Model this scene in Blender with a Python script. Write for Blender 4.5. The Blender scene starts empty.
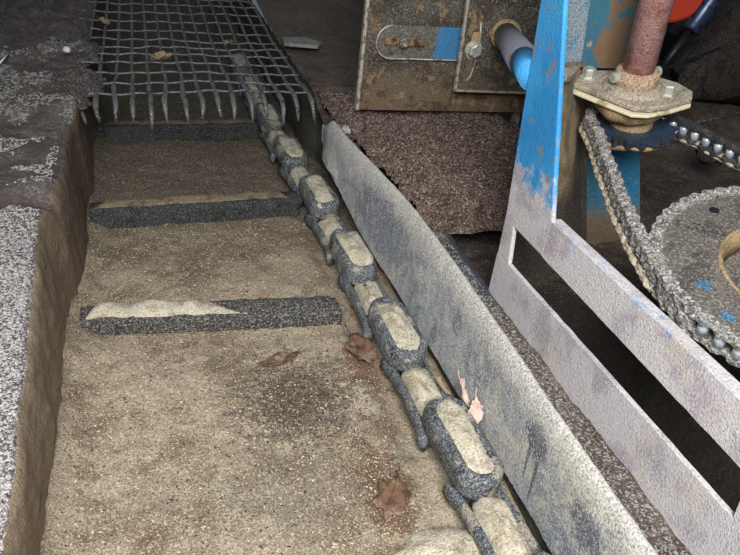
import bpy, bmesh, math, random
from mathutils import Vector, Matrix, noise
random.seed(7)
S = bpy.context.scene
COL = S.collection
V = Vector

# ------------------------------------------------------------------ helpers
def nz(x, y, z, s, o=4):
    return noise.fractal(V((x * s, y * s, z * s)), 1.0, 2.0, o)

def lerp(a, b, t): return a + (b - a) * t
def sm(a, b, x):
    t = max(0.0, min(1.0, (x - a) / (b - a))); return t * t * (3 - 2 * t)

def mesh_obj(name, verts, faces, mat, parent=None, smooth=False, loc=None):
    """verts in world coordinates; the object's origin goes to loc (or to its parent's)"""
    me = bpy.data.meshes.new(name)
    o0 = V(parent['_o']) if parent is not None and '_o' in parent else V((0, 0, 0))
    if loc is not None: o0 = V(loc)
    me.from_pydata([tuple(V(v) - o0) for v in verts], [], faces)
    me.update()
    bm = bmesh.new(); bm.from_mesh(me); bmesh.ops.recalc_face_normals(bm, faces=bm.faces); bm.to_mesh(me); bm.free()
    if smooth: me.polygons.foreach_set('use_smooth', [True] * len(me.polygons))
    me.materials.append(mat)
    o = bpy.data.objects.new(name, me); COL.objects.link(o)
    if parent is not None: o.parent = parent
    elif loc is not None: o.location = loc
    return o

def thing(name, label, cat, loc=(0, 0, 0), group=None):
    o = bpy.data.objects.new(name, None); COL.objects.link(o)
    o.location = loc; o.empty_display_size = .05
    o['label'] = label; o['category'] = cat; o['_o'] = tuple(loc)
    if group: o['group'] = group
    return o

def tag(o, label, cat, group=None, kind=None):
    o['label'] = label; o['category'] = cat
    if group: o['group'] = group
    if kind: o['kind'] = kind
    return o

class MB:
    def __init__(s): s.v = []; s.f = []
    def add(s, v, f):
        n = len(s.v); s.v += [V(p) for p in v]; s.f += [tuple(i + n for i in q) for q in f]; return s
    def prism(s, poly, d):
        """poly: list of 3-D points (planar), d: extrusion vector"""
        n = len(poly); d = V(d)
        v = [V(p) for p in poly] + [V(p) + d for p in poly]
        f = [tuple(range(n)), tuple(range(2 * n - 1, n - 1, -1))]
        f += [(i, (i + 1) % n, n + (i + 1) % n, n + i) for i in range(n)]
        return s.add(v, f)
    def box(s, a, b):
        x0, y0, z0 = a; x1, y1, z1 = b
        return s.prism([(x0, y0, z0), (x1, y0, z0), (x1, y1, z0), (x0, y1, z0)], (0, 0, z1 - z0))
    def lathe(s, c, ax, prof, n=24, close=True):
        """prof: list of (distance along ax, radius)"""
        ax = V(ax).normalized(); c = V(c)
        e = V((1, 0, 0)) if abs(ax.x) < .8 else V((0, 1, 0))
        e1 = ax.cross(e).normalized(); e2 = ax.cross(e1)
        v = []; f = []
        for (t, r) in prof:
            for k in range(n):
                a = 2 * math.pi * k / n
                v.append(c + ax * t + (e1 * math.cos(a) + e2 * math.sin(a)) * r)
        for j in range(len(prof) - 1):
            for k in range(n):
                f.append((j * n + k, j * n + (k + 1) % n, (j + 1) * n + (k + 1) % n, (j + 1) * n + k))
        if close:
            f.append(tuple(range(n))); f.append(tuple((len(prof) - 1) * n + k for k in reversed(range(n))))
        return s.add(v, f)
    def tube(s, pts, r, n=6, closed=False, flat=None):
        pts = [V(p) for p in pts]; m = len(pts); v = []; f = []
        up = V((0, 0, 1))
        for i, p in enumerate(pts):
            if closed: t = pts[(i + 1) % m] - pts[i - 1]
            else: t = pts[min(i + 1, m - 1)] - pts[max(i - 1, 0)]
            t.normalize()
            a = t.cross(up)
            if a.length < .15: a = t.cross(V((0, 1, 0)))
            a.normalize(); b = a.cross(t)
            rr = r[i] if isinstance(r, (list, tuple)) else r
            ra, rb = (rr * flat[0], rr * flat[1]) if flat else (rr, rr)
            for k in range(n):
                q = 2 * math.pi * (k + .5) / n
                v.append(p + a * math.cos(q) * ra + b * math.sin(q) * rb)
        for i in range(m if closed else m - 1):
            j = (i + 1) % m
            for k in range(n):
                f.append((i * n + k, i * n + (k + 1) % n, j * n + (k + 1) % n, j * n + k))
        if not closed:
            f.append(tuple(range(n))); f.append(tuple((m - 1) * n + k for k in range(n)))
        return s.add(v, f)
    def obj(s, name, mat, parent=None, smooth=False, loc=None, bevel=0):
        o = mesh_obj(name, s.v, s.f, mat, parent, smooth, loc)
        if bevel:
            b = o.modifiers.new('bevel', 'BEVEL'); b.width = bevel; b.segments = 2; b.limit_method = 'ANGLE'
        return o

def rough_up(o, amp, scale, sub=0):
    """crusty dirt: real displacement of an already built mesh"""
    me = o.data
    if sub:
        bm = bmesh.new(); bm.from_mesh(me)
        bmesh.ops.triangulate(bm, faces=bm.faces)
        for _ in range(sub):
            bmesh.ops.subdivide_edges(bm, edges=bm.edges, cuts=1, use_grid_fill=True)
        bm.to_mesh(me); bm.free()
    me.update()
    for v in me.vertices:
        n = v.normal; c = v.co
        v.co = c + n * amp * nz(c.x + 3, c.y, c.z, scale)
    me.update(); me.polygons.foreach_set('use_smooth', [True] * len(me.polygons))
    return o

def grid(name, fn, nu, nv, mat, kind=None):
    v = [fn(i / nu, j / nv) for j in range(nv + 1) for i in range(nu + 1)]
    f = [(j * (nu + 1) + i, j * (nu + 1) + i + 1, (j + 1) * (nu + 1) + i + 1, (j + 1) * (nu + 1) + i) for j in range(nv) for i in range(nu)]
    me = bpy.data.meshes.new(name); me.from_pydata(v, [], f); me.update()
    me.polygons.foreach_set('use_smooth', [True] * len(f)); me.materials.append(mat)
    o = bpy.data.objects.new(name, me); COL.objects.link(o)
    if kind: o['kind'] = kind
    return o

# ------------------------------------------------------------------ materials
def srgb(c):
    return tuple(((x / 255) / 12.92 if x / 255 <= .04045 else ((x / 255 + .055) / 1.055) ** 2.4) for x in c) + (1,)

class M:
    def __init__(s, name, rough=.9, metal=0, spec=.3):
        s.m = bpy.data.materials.new(name); s.m.use_nodes = True
        s.t = s.m.node_tree; s.b = s.t.nodes['Principled BSDF']
        s.b.inputs['Roughness'].default_value = rough; s.b.inputs['Metallic'].default_value = metal
        s.b.inputs['Specular IOR Level'].default_value = spec
        s.pos = s.t.nodes.new('ShaderNodeNewGeometry').outputs['Position']
        s.col = None
    def n(s, k): return s.t.nodes.new(k)
    def noise(s, scale, detail=4, rough=.6, vec=None, dist=0, stretch=None):
        q = s.n('ShaderNodeTexNoise'); q.inputs['Scale'].default_value = scale; q.inputs['Detail'].default_value = detail
        q.inputs['Roughness'].default_value = rough; q.inputs['Distortion'].default_value = dist
        src = vec or s.pos
        if stretch:
            mp = s.n('ShaderNodeVectorMath'); mp.operation = 'MULTIPLY'; s.t.links.new(src, mp.inputs[0]); mp.inputs[1].default_value = stretch; src = mp.outputs[0]
        s.t.links.new(src, q.inputs['Vector']); return q.outputs['Fac']
    def ramp(s, fac, a, b, lo=0, hi=1):
        q = s.n('ShaderNodeMapRange'); q.interpolation_type = 'SMOOTHSTEP'
        s.t.links.new(fac, q.inputs['Value'])
        for k, x in (('From Min', a), ('From Max', b), ('To Min', lo), ('To Max', hi)): q.inputs[k].default_value = x
        return q.outputs['Result']
    def mul(s, a, b, op='MULTIPLY'):
        q = s.n('ShaderNodeMath'); q.operation = op
        for i, x in enumerate((a, b)):
            if isinstance(x, (int, float)): q.inputs[i].default_value = x
            else: s.t.links.new(x, q.inputs[i])
        return q.outputs[0]
    def mix(s, fac, c):
        """lay colour c over the colour so far, by fac"""
        q = s.n('ShaderNodeMix'); q.data_type = 'RGBA'
        if isinstance(fac, (int, float)): q.inputs[0].default_value = fac
        else: s.t.links.new(fac, q.inputs[0])
        if isinstance(s.col, tuple): q.inputs[6].default_value = s.col
        else: s.t.links.new(s.col, q.inputs[6])
        q.inputs[7].default_value = srgb(c); s.col = q.outputs[2]; return s
    def base(s, c): s.col = srgb(c); return s
    def patch(s, scale, a, b, c, detail=4, st=1, stretch=None):
        return s.mix(s.ramp(s.noise(scale, detail, stretch=stretch), a, b, 0, st), c)
    def spot(s, p, size, c, st=1, wob=.5, sc=14):
        """a stain with its own shape round the place p"""
        d = s.n('ShaderNodeVectorMath'); d.operation = 'SUBTRACT'; s.t.links.new(s.pos, d.inputs[0]); d.inputs[1].default_value = p
        e = s.n('ShaderNodeVectorMath'); e.operation = 'DIVIDE'; s.t.links.new(d.outputs[0], e.inputs[0]); e.inputs[1].default_value = size
        l = s.n('ShaderNodeVectorMath'); l.operation = 'LENGTH'; s.t.links.new(e.outputs[0], l.inputs[0])
        w = s.mul(s.mul(s.noise(sc, 6, .75), -.5, 'ADD'), wob * 6)
        t = s.mul(l.outputs['Value'], w, 'ADD')
        return s.mix(s.ramp(t, .7, 1.25, st, 0), c)
    def grain(s, dark, light, scale=260, da=.36, la=.64, w=.05, st=.9):
        da = .5 - (.5 - da) * .62; la = .5 + (la - .5) * .62; w = w * .7
        f = s.noise(scale, 3, .75)
        if dark: s.mix(s.ramp(f, da - w, da + w, st, 0), dark)
        if light: s.mix(s.ramp(f, la - w, la + w, 0, st), light)
        return s
    def bump(s, *layers):
        prev = None
        for sc, h in layers:
            b = s.n('ShaderNodeBump'); b.inputs['Strength'].default_value = 1; b.inputs['Distance'].default_value = h
            s.t.links.new(s.noise(sc, 5, .65), b.inputs['Height'])
            if prev: s.t.links.new(prev, b.inputs['Normal'])
            prev = b.outputs['Normal']
        s.t.links.new(prev, s.b.inputs['Normal']); return s
    def done(s):
        if isinstance(s.col, tuple): s.b.inputs['Base Color'].default_value = s.col
        else: s.t.links.new(s.col, s.b.inputs['Base Color'])
        return s.m
    def zmask(s, axis, a, b, wob=0, sc=20):
        q = s.n('ShaderNodeSeparateXYZ'); s.t.links.new(s.pos, q.inputs[0]); o = q.outputs[axis]
        if wob: o = s.mul(o, s.mul(s.mul(s.noise(sc, 6, .7), -.5, 'ADD'), wob), 'ADD')
        return s.ramp(o, a, b)

trench_m = M('trench dust', .95).base((168, 152, 130)).patch(5, .42, .62, (124, 106, 86), 7).patch(14, .5, .62, (178, 166, 142), 7, .6)
trench_m.patch(9, .56, .62, (108, 88, 70), 8, .6).patch(60, .52, .72, (186, 168, 138), 5, .6)
trench_m.spot((.26, 1.03, 0), (.13, .12, .1), (72, 66, 60), .75, .9, 40)
trench_m.spot((.20, .80, 0), (.14, .10, .1), (104, 96, 84), .5, .9, 40)
trench_m.spot((.37, .76, 0), (.055, .12, .1), (104, 74, 56), .9, .5, 30)
trench_m.spot((.43, 1.13, 0), (.05, .09, .1), (122, 78, 54), .75, .5, 22)
trench_m.spot((-.12, 1.68, 0), (.09, .06, .1), (92, 70, 56), .7, .7, 25)
trench_m.spot((.10, 2.25, 0), (.3, .2, .1), (98, 78, 66), .7, .5, 12)
trench_m.spot((.18, 1.67, 0), (.25, .05, .1), (122, 92, 74), .5, .6, 14)
trench_m.mix(trench_m.zmask(1, 1.3, 2.2), (80, 69, 59))  # light falling off towards the far end, painted into the dust colour
trench_m.mix(trench_m.zmask(1, 2.5, 2.8), (60, 54, 48))  # darker again beneath the grate, its shade painted in as well
trench_m.grain((96, 84, 70), (204, 190, 164), 260, .40, .62, .06, .75).grain((76, 64, 54), None, 90, .22, .6, .03, .8)
trench_m = trench_m.bump((30, .006), (90, .003), (260, .0025)).done()

wallL_m = M('left bank face dirt', .95).base((122, 100, 78)).patch(7, .45, .65, (96, 76, 58), 6, stretch=(1, .4, 1)).patch(14, .55, .7, (140, 122, 98), 6, .8)
wallL_m.grain((80, 66, 52), (156, 138, 114), 180, .38, .64, .06, .5)
wallL_m = wallL_m.bump((25, .008), (150, .003)).done()

bank_m = M('left bank grit', .8, spec=.5).base((128, 120, 116)).patch(6, .45, .6, (106, 98, 94), 5)
bank_m.grain((62, 56, 52), (204, 198, 196), 200, .42, .60, .05, .95)
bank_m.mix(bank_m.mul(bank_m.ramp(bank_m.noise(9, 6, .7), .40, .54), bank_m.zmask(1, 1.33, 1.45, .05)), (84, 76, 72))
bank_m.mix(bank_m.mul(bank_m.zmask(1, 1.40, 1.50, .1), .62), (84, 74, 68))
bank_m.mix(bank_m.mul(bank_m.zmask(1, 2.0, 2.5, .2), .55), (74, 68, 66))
# brown earth on the inner face of the bank
nq = bank_m.n('ShaderNodeSeparateXYZ'); bank_m.t.links.new(bank_m.n('ShaderNodeNewGeometry').outputs['Normal'], nq.inputs[0])
fx = bank_m.mul(bank_m.ramp(bank_m.mul(nq.outputs[2], bank_m.mul(bank_m.mul(bank_m.noise(60, 4, .7), -.5, 'ADD'), .5), 'ADD'), .82, .66), bank_m.mul(bank_m.zmask(0, -.36, -.33), bank_m.mul(bank_m.zmask(1, 2.15, 1.95), bank_m.zmask(2, .262, .235), 'MAXIMUM')))
bank_m.mix(bank_m.mul(fx, .95), (150, 130, 106))
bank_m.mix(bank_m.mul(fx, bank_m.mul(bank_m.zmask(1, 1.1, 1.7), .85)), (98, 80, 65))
bank_m.mix(bank_m.mul(fx, bank_m.ramp(bank_m.noise(260, 3, .75), .46, .40, 0, .5)), (84, 70, 56))
bank_m.mix(bank_m.mul(fx, bank_m.mul(bank_m.ramp(bank_m.noise(12, 6, .7, stretch=(1, .5, 1)), .5, .62), .5)), (104, 88, 72))
bank_m.patch(40, .6, .7, (134, 116, 94), 6, .25)
bank_m = bank_m.bump((35, .01), (180, .005)).done()

ground_m = M('dark packed dirt', .95).base((92, 80, 72)).patch(6, .45, .62, (70, 58, 50), 6).patch(18, .5, .7, (112, 98, 86), 7, .7)
ground_m.mix(ground_m.mul(ground_m.zmask(1, 2.2, 3.6), .5), (118, 108, 94))
ground_m.grain((48, 42, 38), (160, 148, 136), 200, .38, .66, .05, .7)
ground_m.spot((.66, 1.2, .2), (.10, .16, .2), (62, 66, 74), .85, .15, 14)
ground_m.mix(ground_m.mul(ground_m.mul(ground_m.zmask(0, .715, .735), ground_m.zmask(0, 1.25, 1.1)), ground_m.mul(ground_m.zmask(1, 1.3, 1.05), .85)), (36, 34, 30))  # deep shade in the pit behind the rails, painted into the dirt colour
ground_m = ground_m.bump((25, .012), (160, .005)).done()

heap_m = M('fibrous debris', .95).base((112, 92, 82)).patch(30, .45, .6, (84, 64, 56), 7).patch(50, .55, .66, (160, 138, 122), 6, .8)
heap_m.grain((52, 40, 36), (184, 166, 152), 220, .40, .62, .05, .8)
heap_m = heap_m.bump((60, .014), (200, .006)).done()

plate_m = M('dusty side plate', .7, spec=.35).base((172, 176, 180)).patch(14, .46, .56, (138, 146, 156), 8).patch(30, .50, .58, (200, 196, 186), 8, .8)
plate_m.patch(7, .52, .57, (208, 204, 192), 8, .8)
plate_m.mix(plate_m.mul(plate_m.zmask(2, .185, .235, .05, 16), .85), (192, 185, 172))
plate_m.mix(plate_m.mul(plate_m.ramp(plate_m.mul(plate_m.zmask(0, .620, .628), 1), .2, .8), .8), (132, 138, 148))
plate_m.spot((.59, .66, .18), (.1, .030, .035), (70, 76, 92), .8, .45, 30)
plate_m.spot((.59, .50, .17), (.1, .045, .035), (76, 82, 100), .8, .45, 30)
plate_m.spot((.59, .675, .13), (.1, .0045, .05), (66, 70, 84), .9, .08, 30)
plate_m.spot((.59, .645, .12), (.1, .0045, .075), (66, 70, 84), .9, .08, 30)
plate_m.spot((.59, 1.02, .17), (.1, .02, .03), (96, 104, 118), .7, .3, 30)
plate_m.spot((.59, 1.5, .14), (.1, .25, .07), (106, 114, 126), .75, .4, 18)
plate_m.grain((104, 108, 116), (226, 222, 214), 250, .40, .60, .06, .75)
plate_m = plate_m.bump((60, .0015), (240, .002)).done()

conc_m = M('dark damp concrete', .9).base((84, 82, 72)).patch(8, .45, .65, (58, 56, 50), 6).grain((40, 38, 34), (116, 112, 98), 150, .38, .66, .06, .6).bump((30, .006), (150, .003)).done()
dark_steel = M('grimy dark steel', .75, .3, .4).base((66, 68, 68)).patch(20, .5, .65, (46, 46, 46), 6).grain((26, 26, 26), (132, 130, 124), 240, .40, .64, .05, .8).bump((80, .003), (220, .003)).done()
link_steel = M('grey blue link steel', .7, .1, .4).base((92, 98, 104)).patch(25, .5, .6, (58, 64, 70), 6).patch(18, .54, .6, (176, 166, 144), 7, .8).grain((38, 40, 44), (176, 174, 168), 260, .40, .60, .05, .8).bump((70, .004), (220, .003)).done()
sand_m = M('pale feed dust', .95).base((216, 206, 184)).patch(30, .48, .6, (184, 170, 144), 6).patch(18, .56, .62, (150, 142, 128), 8, .7).grain((140, 122, 96), (234, 222, 194), 230, .37, .62, .06, .7).bump((60, .005), (240, .003)).done()
grit_m = M('dark grit', .95).base((86, 84, 80)).grain((44, 44, 44), (168, 162, 150), 200, .44, .62, .05, .9).bump((70, .006), (220, .004)).done()
wire_m = M('galvanised wire, dirty', .6, .4, .5).base((112, 112, 112)).patch(30, .5, .6, (74, 72, 70), 6).grain((60, 58, 56), (180, 180, 180), 200, .38, .64, .05, .6).bump((90, .002)).done()

def painted(name, dust_lo, dust_hi, dust=(204, 198, 198), blue=(64, 158, 216)):
    m = M(name, .55, spec=.5).base(blue).patch(5, .45, .65, (44, 140, 202), 4).patch(24, .57, .61, (124, 134, 148), 8, .9).patch(40, .64, .68, (142, 96, 74), 8)
    f = m.zmask(2, dust_hi, dust_lo, .16, 22) if False else None
    q = m.zmask(2, dust_lo, dust_hi, .26, 26)
    inv = m.mul(1.0, q, 'SUBTRACT')
    m.mix(inv, dust)
    m.mix(m.mul(m.ramp(m.noise(11, 5), .45, .62), m.mul(inv, .7)), (160, 148, 156))
    m.mix(m.mul(m.ramp(m.noise(9, 5), .55, .66), m.mul(inv, .6)), (206, 196, 182))
    f2 = m.noise(240, 3, .7)
    m.mix(m.mul(m.ramp(f2, .56, .64), m.mul(inv, .8)), (232, 228, 226))
    m.mix(m.mul(m.ramp(f2, .44, .36), m.mul(inv, .6)), (120, 112, 116))
    m.mix(m.mul(m.ramp(f2, .62, .70), .35), (190, 200, 206))
    return m.bump((50, .002), (240, .0025)).done()
blue_m = painted('chipped blue paint and dust', .455, .52)
web_m = M('web paint blue under tan dust', .7, spec=.4).base((48, 124, 160))
web_m.mix(web_m.mul(1.0, web_m.zmask(0, 1.06, 1.16, .06, 14), 'SUBTRACT'), (142, 122, 92))
web_m.patch(8, .5, .62, (60, 96, 104), 5, .5).mix(web_m.mul(1.0, web_m.zmask(2, .16, .25, .04), 'SUBTRACT'), (128, 112, 88))
web_m.grain((60, 56, 44), (150, 150, 140), 150, .34, .68, .05, .5); web_m = web_m.bump((30, .003), (150, .002)).done()
sweb_m = M('tan crusted web', .85).base((164, 144, 112)).patch(9, .48, .58, (128, 108, 80), 7).patch(7, .57, .62, (76, 110, 116), 7, .8)
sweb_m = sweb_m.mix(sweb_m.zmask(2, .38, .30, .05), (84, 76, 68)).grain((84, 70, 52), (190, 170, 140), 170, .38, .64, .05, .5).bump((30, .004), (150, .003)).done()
upper_m = M('teal plate with rust', .7, spec=.4).base((56, 104, 122)).patch(9, .53, .58, (120, 96, 72), 7).patch(14, .58, .64, (176, 156, 124), 6, .8).patch(8, .58, .66, (60, 48, 44), 5, .8).bump((40, .003)).done()
tan_m = M('tan crust', .9).base((188, 160, 118)).patch(20, .5, .65, (150, 122, 88), 6).grain((120, 98, 70), (220, 200, 164), 200, .37, .64, .05, .6).bump((50, .006), (200, .003)).done()
flange_m = M('dusty cast flange', .75, .1, .4).base((172, 158, 138)).patch(20, .5, .65, (128, 116, 102), 6).grain((92, 84, 76), (214, 204, 186), 220, .38, .62, .05, .7).bump((60, .003), (200, .002)).done()
bolt_m = M('zinc bolt', .4, .5, .5).base((196, 198, 186)).patch(60, .55, .68, (150, 140, 112), 5).bump((120, .001)).done()
shaft_m = M('rust pink shaft', .5, .15, .5).base((194, 146, 142)).patch(14, .48, .62, (160, 108, 94), 6).patch(30, .58, .66, (190, 160, 148), 6, .8).grain((96, 60, 50), (210, 190, 176), 160, .34, .68, .04, .6).bump((50, .002), (200, .001)).done()
panel_m = M('grimy guard steel', .7, .2, .4).base((92, 88, 80)).patch(10, .46, .58, (58, 54, 50), 7).patch(16, .54, .64, (132, 106, 76), 7, .8).grain((40, 36, 32), (176, 168, 150), 170, .38, .66, .04, .75)
panel_m.mix(panel_m.mul(1.0, panel_m.zmask(2, .33, .48, .12), 'SUBTRACT'), (118, 98, 76)); panel_m.patch(12, .5, .56, (74, 62, 50), 8, .8).patch(20, .56, .62, (160, 138, 106), 8, .7).grain((60, 48, 38), (190, 176, 150), 180, .36, .68, .04, .6); panel_m = panel_m.bump((50, .004), (200, .002)).done()
edge_m = M('pale worn steel edge', .5, .3, .5).base((186, 176, 160)).patch(40, .5, .6, (130, 116, 100), 5).bump((100, .001)).done()
pipe_m = M('rusty blue pipe', .6, spec=.4).base((122, 124, 132)).patch(16, .54, .58, (66, 124, 168), 6, .9).patch(30, .56, .62, (140, 100, 82), 6, .8).bump((60, .003)).done()
brk_m = M('slotted bracket steel', .5, .3, .5).base((112, 108, 98)).patch(20, .5, .62, (86, 78, 66), 6).grain((60, 54, 48), (180, 176, 166), 170, .37, .66, .05, .6)
brk_m.mix(brk_m.mul(brk_m.zmask(0, .86, .885, .03, 20), .85), (66, 140, 196)); brk_m = brk_m.bump((80, .002)).done()
rollchain_m = M('dust caked chain plates', .8, .1, .4).base((150, 146, 140)).patch(30, .5, .62, (112, 108, 104), 6).grain((70, 66, 62), (216, 210, 202), 190, .40, .60, .05, .85).bump((80, .004), (220, .003)).done()
chaindust_m = M('tan dust under chain', .95).base((176, 164, 142)).grain((130, 114, 90), (222, 208, 178), 180, .38, .62, .05, .7).bump((70, .006)).done()
oily_m = M('oily dark chain plates', .5, .4, .5).base((70, 70, 72)).patch(40, .5, .62, (110, 104, 96), 5).bump((90, .002)).done()
roller_m = M('bright steel rollers', .35, .35, .6).base((196, 208, 218)).patch(60, .55, .68, (150, 152, 150), 4).bump((90, .0005)).done()
sprk_m = M('grimy sprocket disc', .85, .1, .35).base((112, 106, 98)).patch(14, .48, .62, (86, 80, 76), 6).patch(24, .55, .66, (140, 126, 104), 6, .8)
sprk_m.spot((.884, .726, .431), (.013, .016, .05), (50, 120, 160), .7, .4, 40).spot((.868, .649, .421), (.010, .011, .05), (40, 130, 176), .8, .4, 40)
sprk_m.grain((64, 58, 54), (184, 176, 164), 200, .38, .63, .05, .7); sprk_m = sprk_m.bump((50, .004), (200, .003)).done()
bluesprk_m = M('small sprocket, dark blue', .45, .4, .5).base((58, 76, 98)).patch(40, .5, .6, (60, 60, 60), 5).bump((80, .002)).done()
black_m = M('black oily metal', .45, .2, .5).base((30, 30, 34)).patch(20, .5, .65, (44, 42, 42), 5).bump((60, .002)).done()
shock_m = M('glossy dark cylinder', .3, .5, .5).base((58, 68, 92)).patch(30, .55, .66, (38, 40, 52), 4).done()
red_m = M('red paint', .5, spec=.4).base((196, 62, 40)).patch(14, .55, .68, (150, 60, 42), 5).bump((40, .001)).done()
rub_m = M('dark rubble', .95).base((64, 58, 54)).patch(20, .5, .62, (44, 40, 38), 6).grain((28, 26, 24), (116, 108, 100), 180, .38, .66, .05, .7).bump((40, .01), (160, .004)).done()
leaf_m = M('wet brown leaf', .7).base((118, 90, 70)).patch(40, .45, .55, (88, 66, 52), 6).patch(30, .54, .6, (150, 132, 108), 7, .7).bump((120, .001)).done()
pleaf_m = M('dry pinkish leaf', .8).base((204, 182, 168)).patch(40, .5, .62, (176, 148, 130), 5).bump((120, .001)).done()
tleaf_m = M('dry tan leaf', .8).base((150, 130, 104)).patch(40, .5, .62, (110, 92, 72), 5).bump((120, .001)).done()
pebble_m = M('white pebble', .8).base((216, 212, 204)).bump((60, .002)).done()
shard_m = M('grey mortar shard', .85).base((140, 140, 134)).patch(40, .5, .62, (112, 110, 104), 5).bump((90, .003)).done()
clump_m = M('crusty grey dirt', .95).base((98, 92, 88)).patch(20, .5, .6, (72, 64, 60), 6).grain((44, 40, 38), (150, 146, 142), 200, .40, .60, .05, .8).bump((50, .01), (200, .004)).done()
pit_m = M('black pit grime', .9).base((46, 44, 40)).patch(12, .5, .65, (34, 32, 30), 5).bump((30, .005)).done()
chip_w = M('pale chips', .5, spec=.6).base((178, 172, 170)).grain((120, 112, 110), None, 160).done()
chip_b = M('brown chips', .9).base((150, 128, 112)).patch(60, .5, .6, (190, 174, 160), 2).done()
chip_d = M('dark chips', .9).base((70, 60, 50)).done()
chip_t = M('tan chips', .9).base((206, 190, 158)).done()

# ------------------------------------------------------------------ camera
F = 660.0
cd = bpy.data.cameras.new('camera'); cam = bpy.data.objects.new('camera', cd); COL.objects.link(cam)
cd.sensor_width = 36; cd.lens = F * 36 / 740; cd.clip_start = .02
R = Matrix(((0.9524, 0.07364, -0.29584), (-0.28727, 0.54163, -0.79), (0.10206, 0.83738, 0.537)))
cam.matrix_world = Matrix.Translation((0, 0, 1)) @ R.to_4x4()
S.camera = cam

# ------------------------------------------------------------------ setting
def floor_z(x, y):
    z = .010 * nz(x, y, 0, 5) + .004 * nz(x, y, 3, 30)
    z += .04 * sm(-.13, -.23, x)                                   # dust banked against the left wall
    z -= .02 * sm(.40, .46, x) * (1 - sm(.62, .70, x))
    return z - .004
def YF(v): return lerp(-.4, 4.3, v / .9) if v <= .9 else lerp(4.3, 10, (v - .9) / .1)
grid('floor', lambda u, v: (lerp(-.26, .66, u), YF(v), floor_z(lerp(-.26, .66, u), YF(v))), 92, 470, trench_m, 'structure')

# left bank: top, rounded edge and inner face in one skin
prof = [(-3.0, .30), (-2.2, .30), (-1.6, .295), (-1.2, .29)]
k = 0
x = -1.1
while x < -.295: prof.append((x, .275)); x += .012
prof += [(-.29, .275), (-.28, .275), (-.27, .275), (-.258, .274), (-.247, .271), (-.240, .264), (-.237, .255)]
z = .247
z = .245
while z > -.02: prof.append((-.235 + .022 * (1 - z / .25), z)); z -= .012
NP = len(prof) - 1
def bank(u, v):
    i = min(NP, int(round(u * NP))); x, z = prof[i]; y = YF(v)
    d = 1.0 if x > -1.2 else .3
    edge = .012 * nz(y, 1.7, 0, 4) * sm(-.36, -.27, x)
    bulge = .015 * sm(1.35, 1.5, y) * sm(-.36, -.27, x)
    nx = .005 * nz(x, y, z, 9) + .003 * nz(x, y, z, 45)
    top = sm(.2, .27, z); tn = sm(1.45, .45, y)
    far = sm(1.9, 2.15, y)
    zz = z + top * (d * (.014 * nz(x, y, 0, 8) + .007 * nz(x, y, 2, 40)) + far * (.020 + .05 * max(0, nz(x, y, 5, 8)) + .016 * nz(x, y, 6, 45) + .008 * nz(x, y, 9, 110)))
    zz -= top * .022 * math.exp(-((y - 1.49 - .12 * (x + .3)) / .035) ** 2)     # the rut across the bank
    return (x + (edge + nx + bulge) * (1 if x > -.4 else 0) + far * .012 * top * sm(-.4, -.27, x) + tn * .024 * sm(-.5, -.3, x) * sm(0, .2, z), y, zz * (1 - .27 * tn))
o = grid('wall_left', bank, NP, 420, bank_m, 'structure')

# right wall of the trench
def rwall(u, v):
    y = YF(v); z = lerp(-.03, lerp(.17, .262, sm(1.9, 2.2, y)), u)
    return (.612 - .05 * sm(2.2, 2.5, y) + .006 * nz(y, z, 0, 12), y, z)
grid('wall_right', rwall, 14, 260, conc_m, 'structure')

def gz(x, y):
    back = .262 + .01 * nz(x, y, 0, 7) + .006 * nz(x, y, 4, 30)                # beyond the end of the frame
    strip = .195 + .006 * nz(x, y, 0, 10) + .004 * nz(x, y, 4, 45)             # beside the frame
    low = .09 - .16 * sm(.72, .76, x) * sm(1.15, 1.0, y) * sm(1.2, 1.05, x) + .02 * nz(x, y, 0, 7) + .008 * nz(x, y, 4, 35)                  # under the sprockets
    a = sm(2.05, 2.35, y)
    near = lerp(strip, low, sm(.715, .74, x))
    far = lerp(back, low, sm(1.1, 1.35, x)) + .12 * sm(1.6, 2.4, x) * sm(1.6, 2.4, y) + .1 * sm(3, 4.6, y)
    return lerp(near, far, a)
NX = [ -1 ]
xs = [.558, .575, .60, .61, .62]
x = .632
while x < 1.5: xs.append(x); x += .011
while x < 5.2: xs.append(x); x += .05
ys = []
y = -.5
while y < 2.6: ys.append(y); y += .012
while y < 11: ys.append(y); y += .06
def gfn(u, v):
    x = xs[int(round(u * (len(xs) - 1)))]; y = ys[int(round(v * (len(ys) - 1)))]
    xm = .614 - .055 * sm(1.3, 2.1, y) - .022 * sm(1.2, .35, y)
    if x < xm and y < 2.2: x = xm
    return (x, y, gz(x, y))
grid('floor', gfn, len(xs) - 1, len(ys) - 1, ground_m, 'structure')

# debris heap on the right bank
def heap(u, v):
    x = lerp(.622 - .055 * sm(1.36, 2.1, lerp(1.36, 2.42, v)), 1.0 + .3 * sm(1.45, 1.6, lerp(1.36, 2.42, v)), u); y = lerp(1.36, 2.42, v)
    e = sm(0, .03, v) * sm(1, .8, u) * sm(1, .85, v)
    e2 = sm(0, .10, u)
    yy = y + .012 * nz(x, y, 0, 14) + .015 * nz(x, 0, 0, 4)
    z = .19 + e * (.070 + .012 * e2 + .022 * nz(x, y, 0, 9) + .012 * nz(x, y, 5, 28) + .008 * nz(x, y, 8, 70))
    return (x, yy, z)
tag(grid('debris_heap', heap, 110, 170, heap_m), 'heap of reddish brown fibrous debris under the hanging guard panel', 'debris', kind='stuff')

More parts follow.
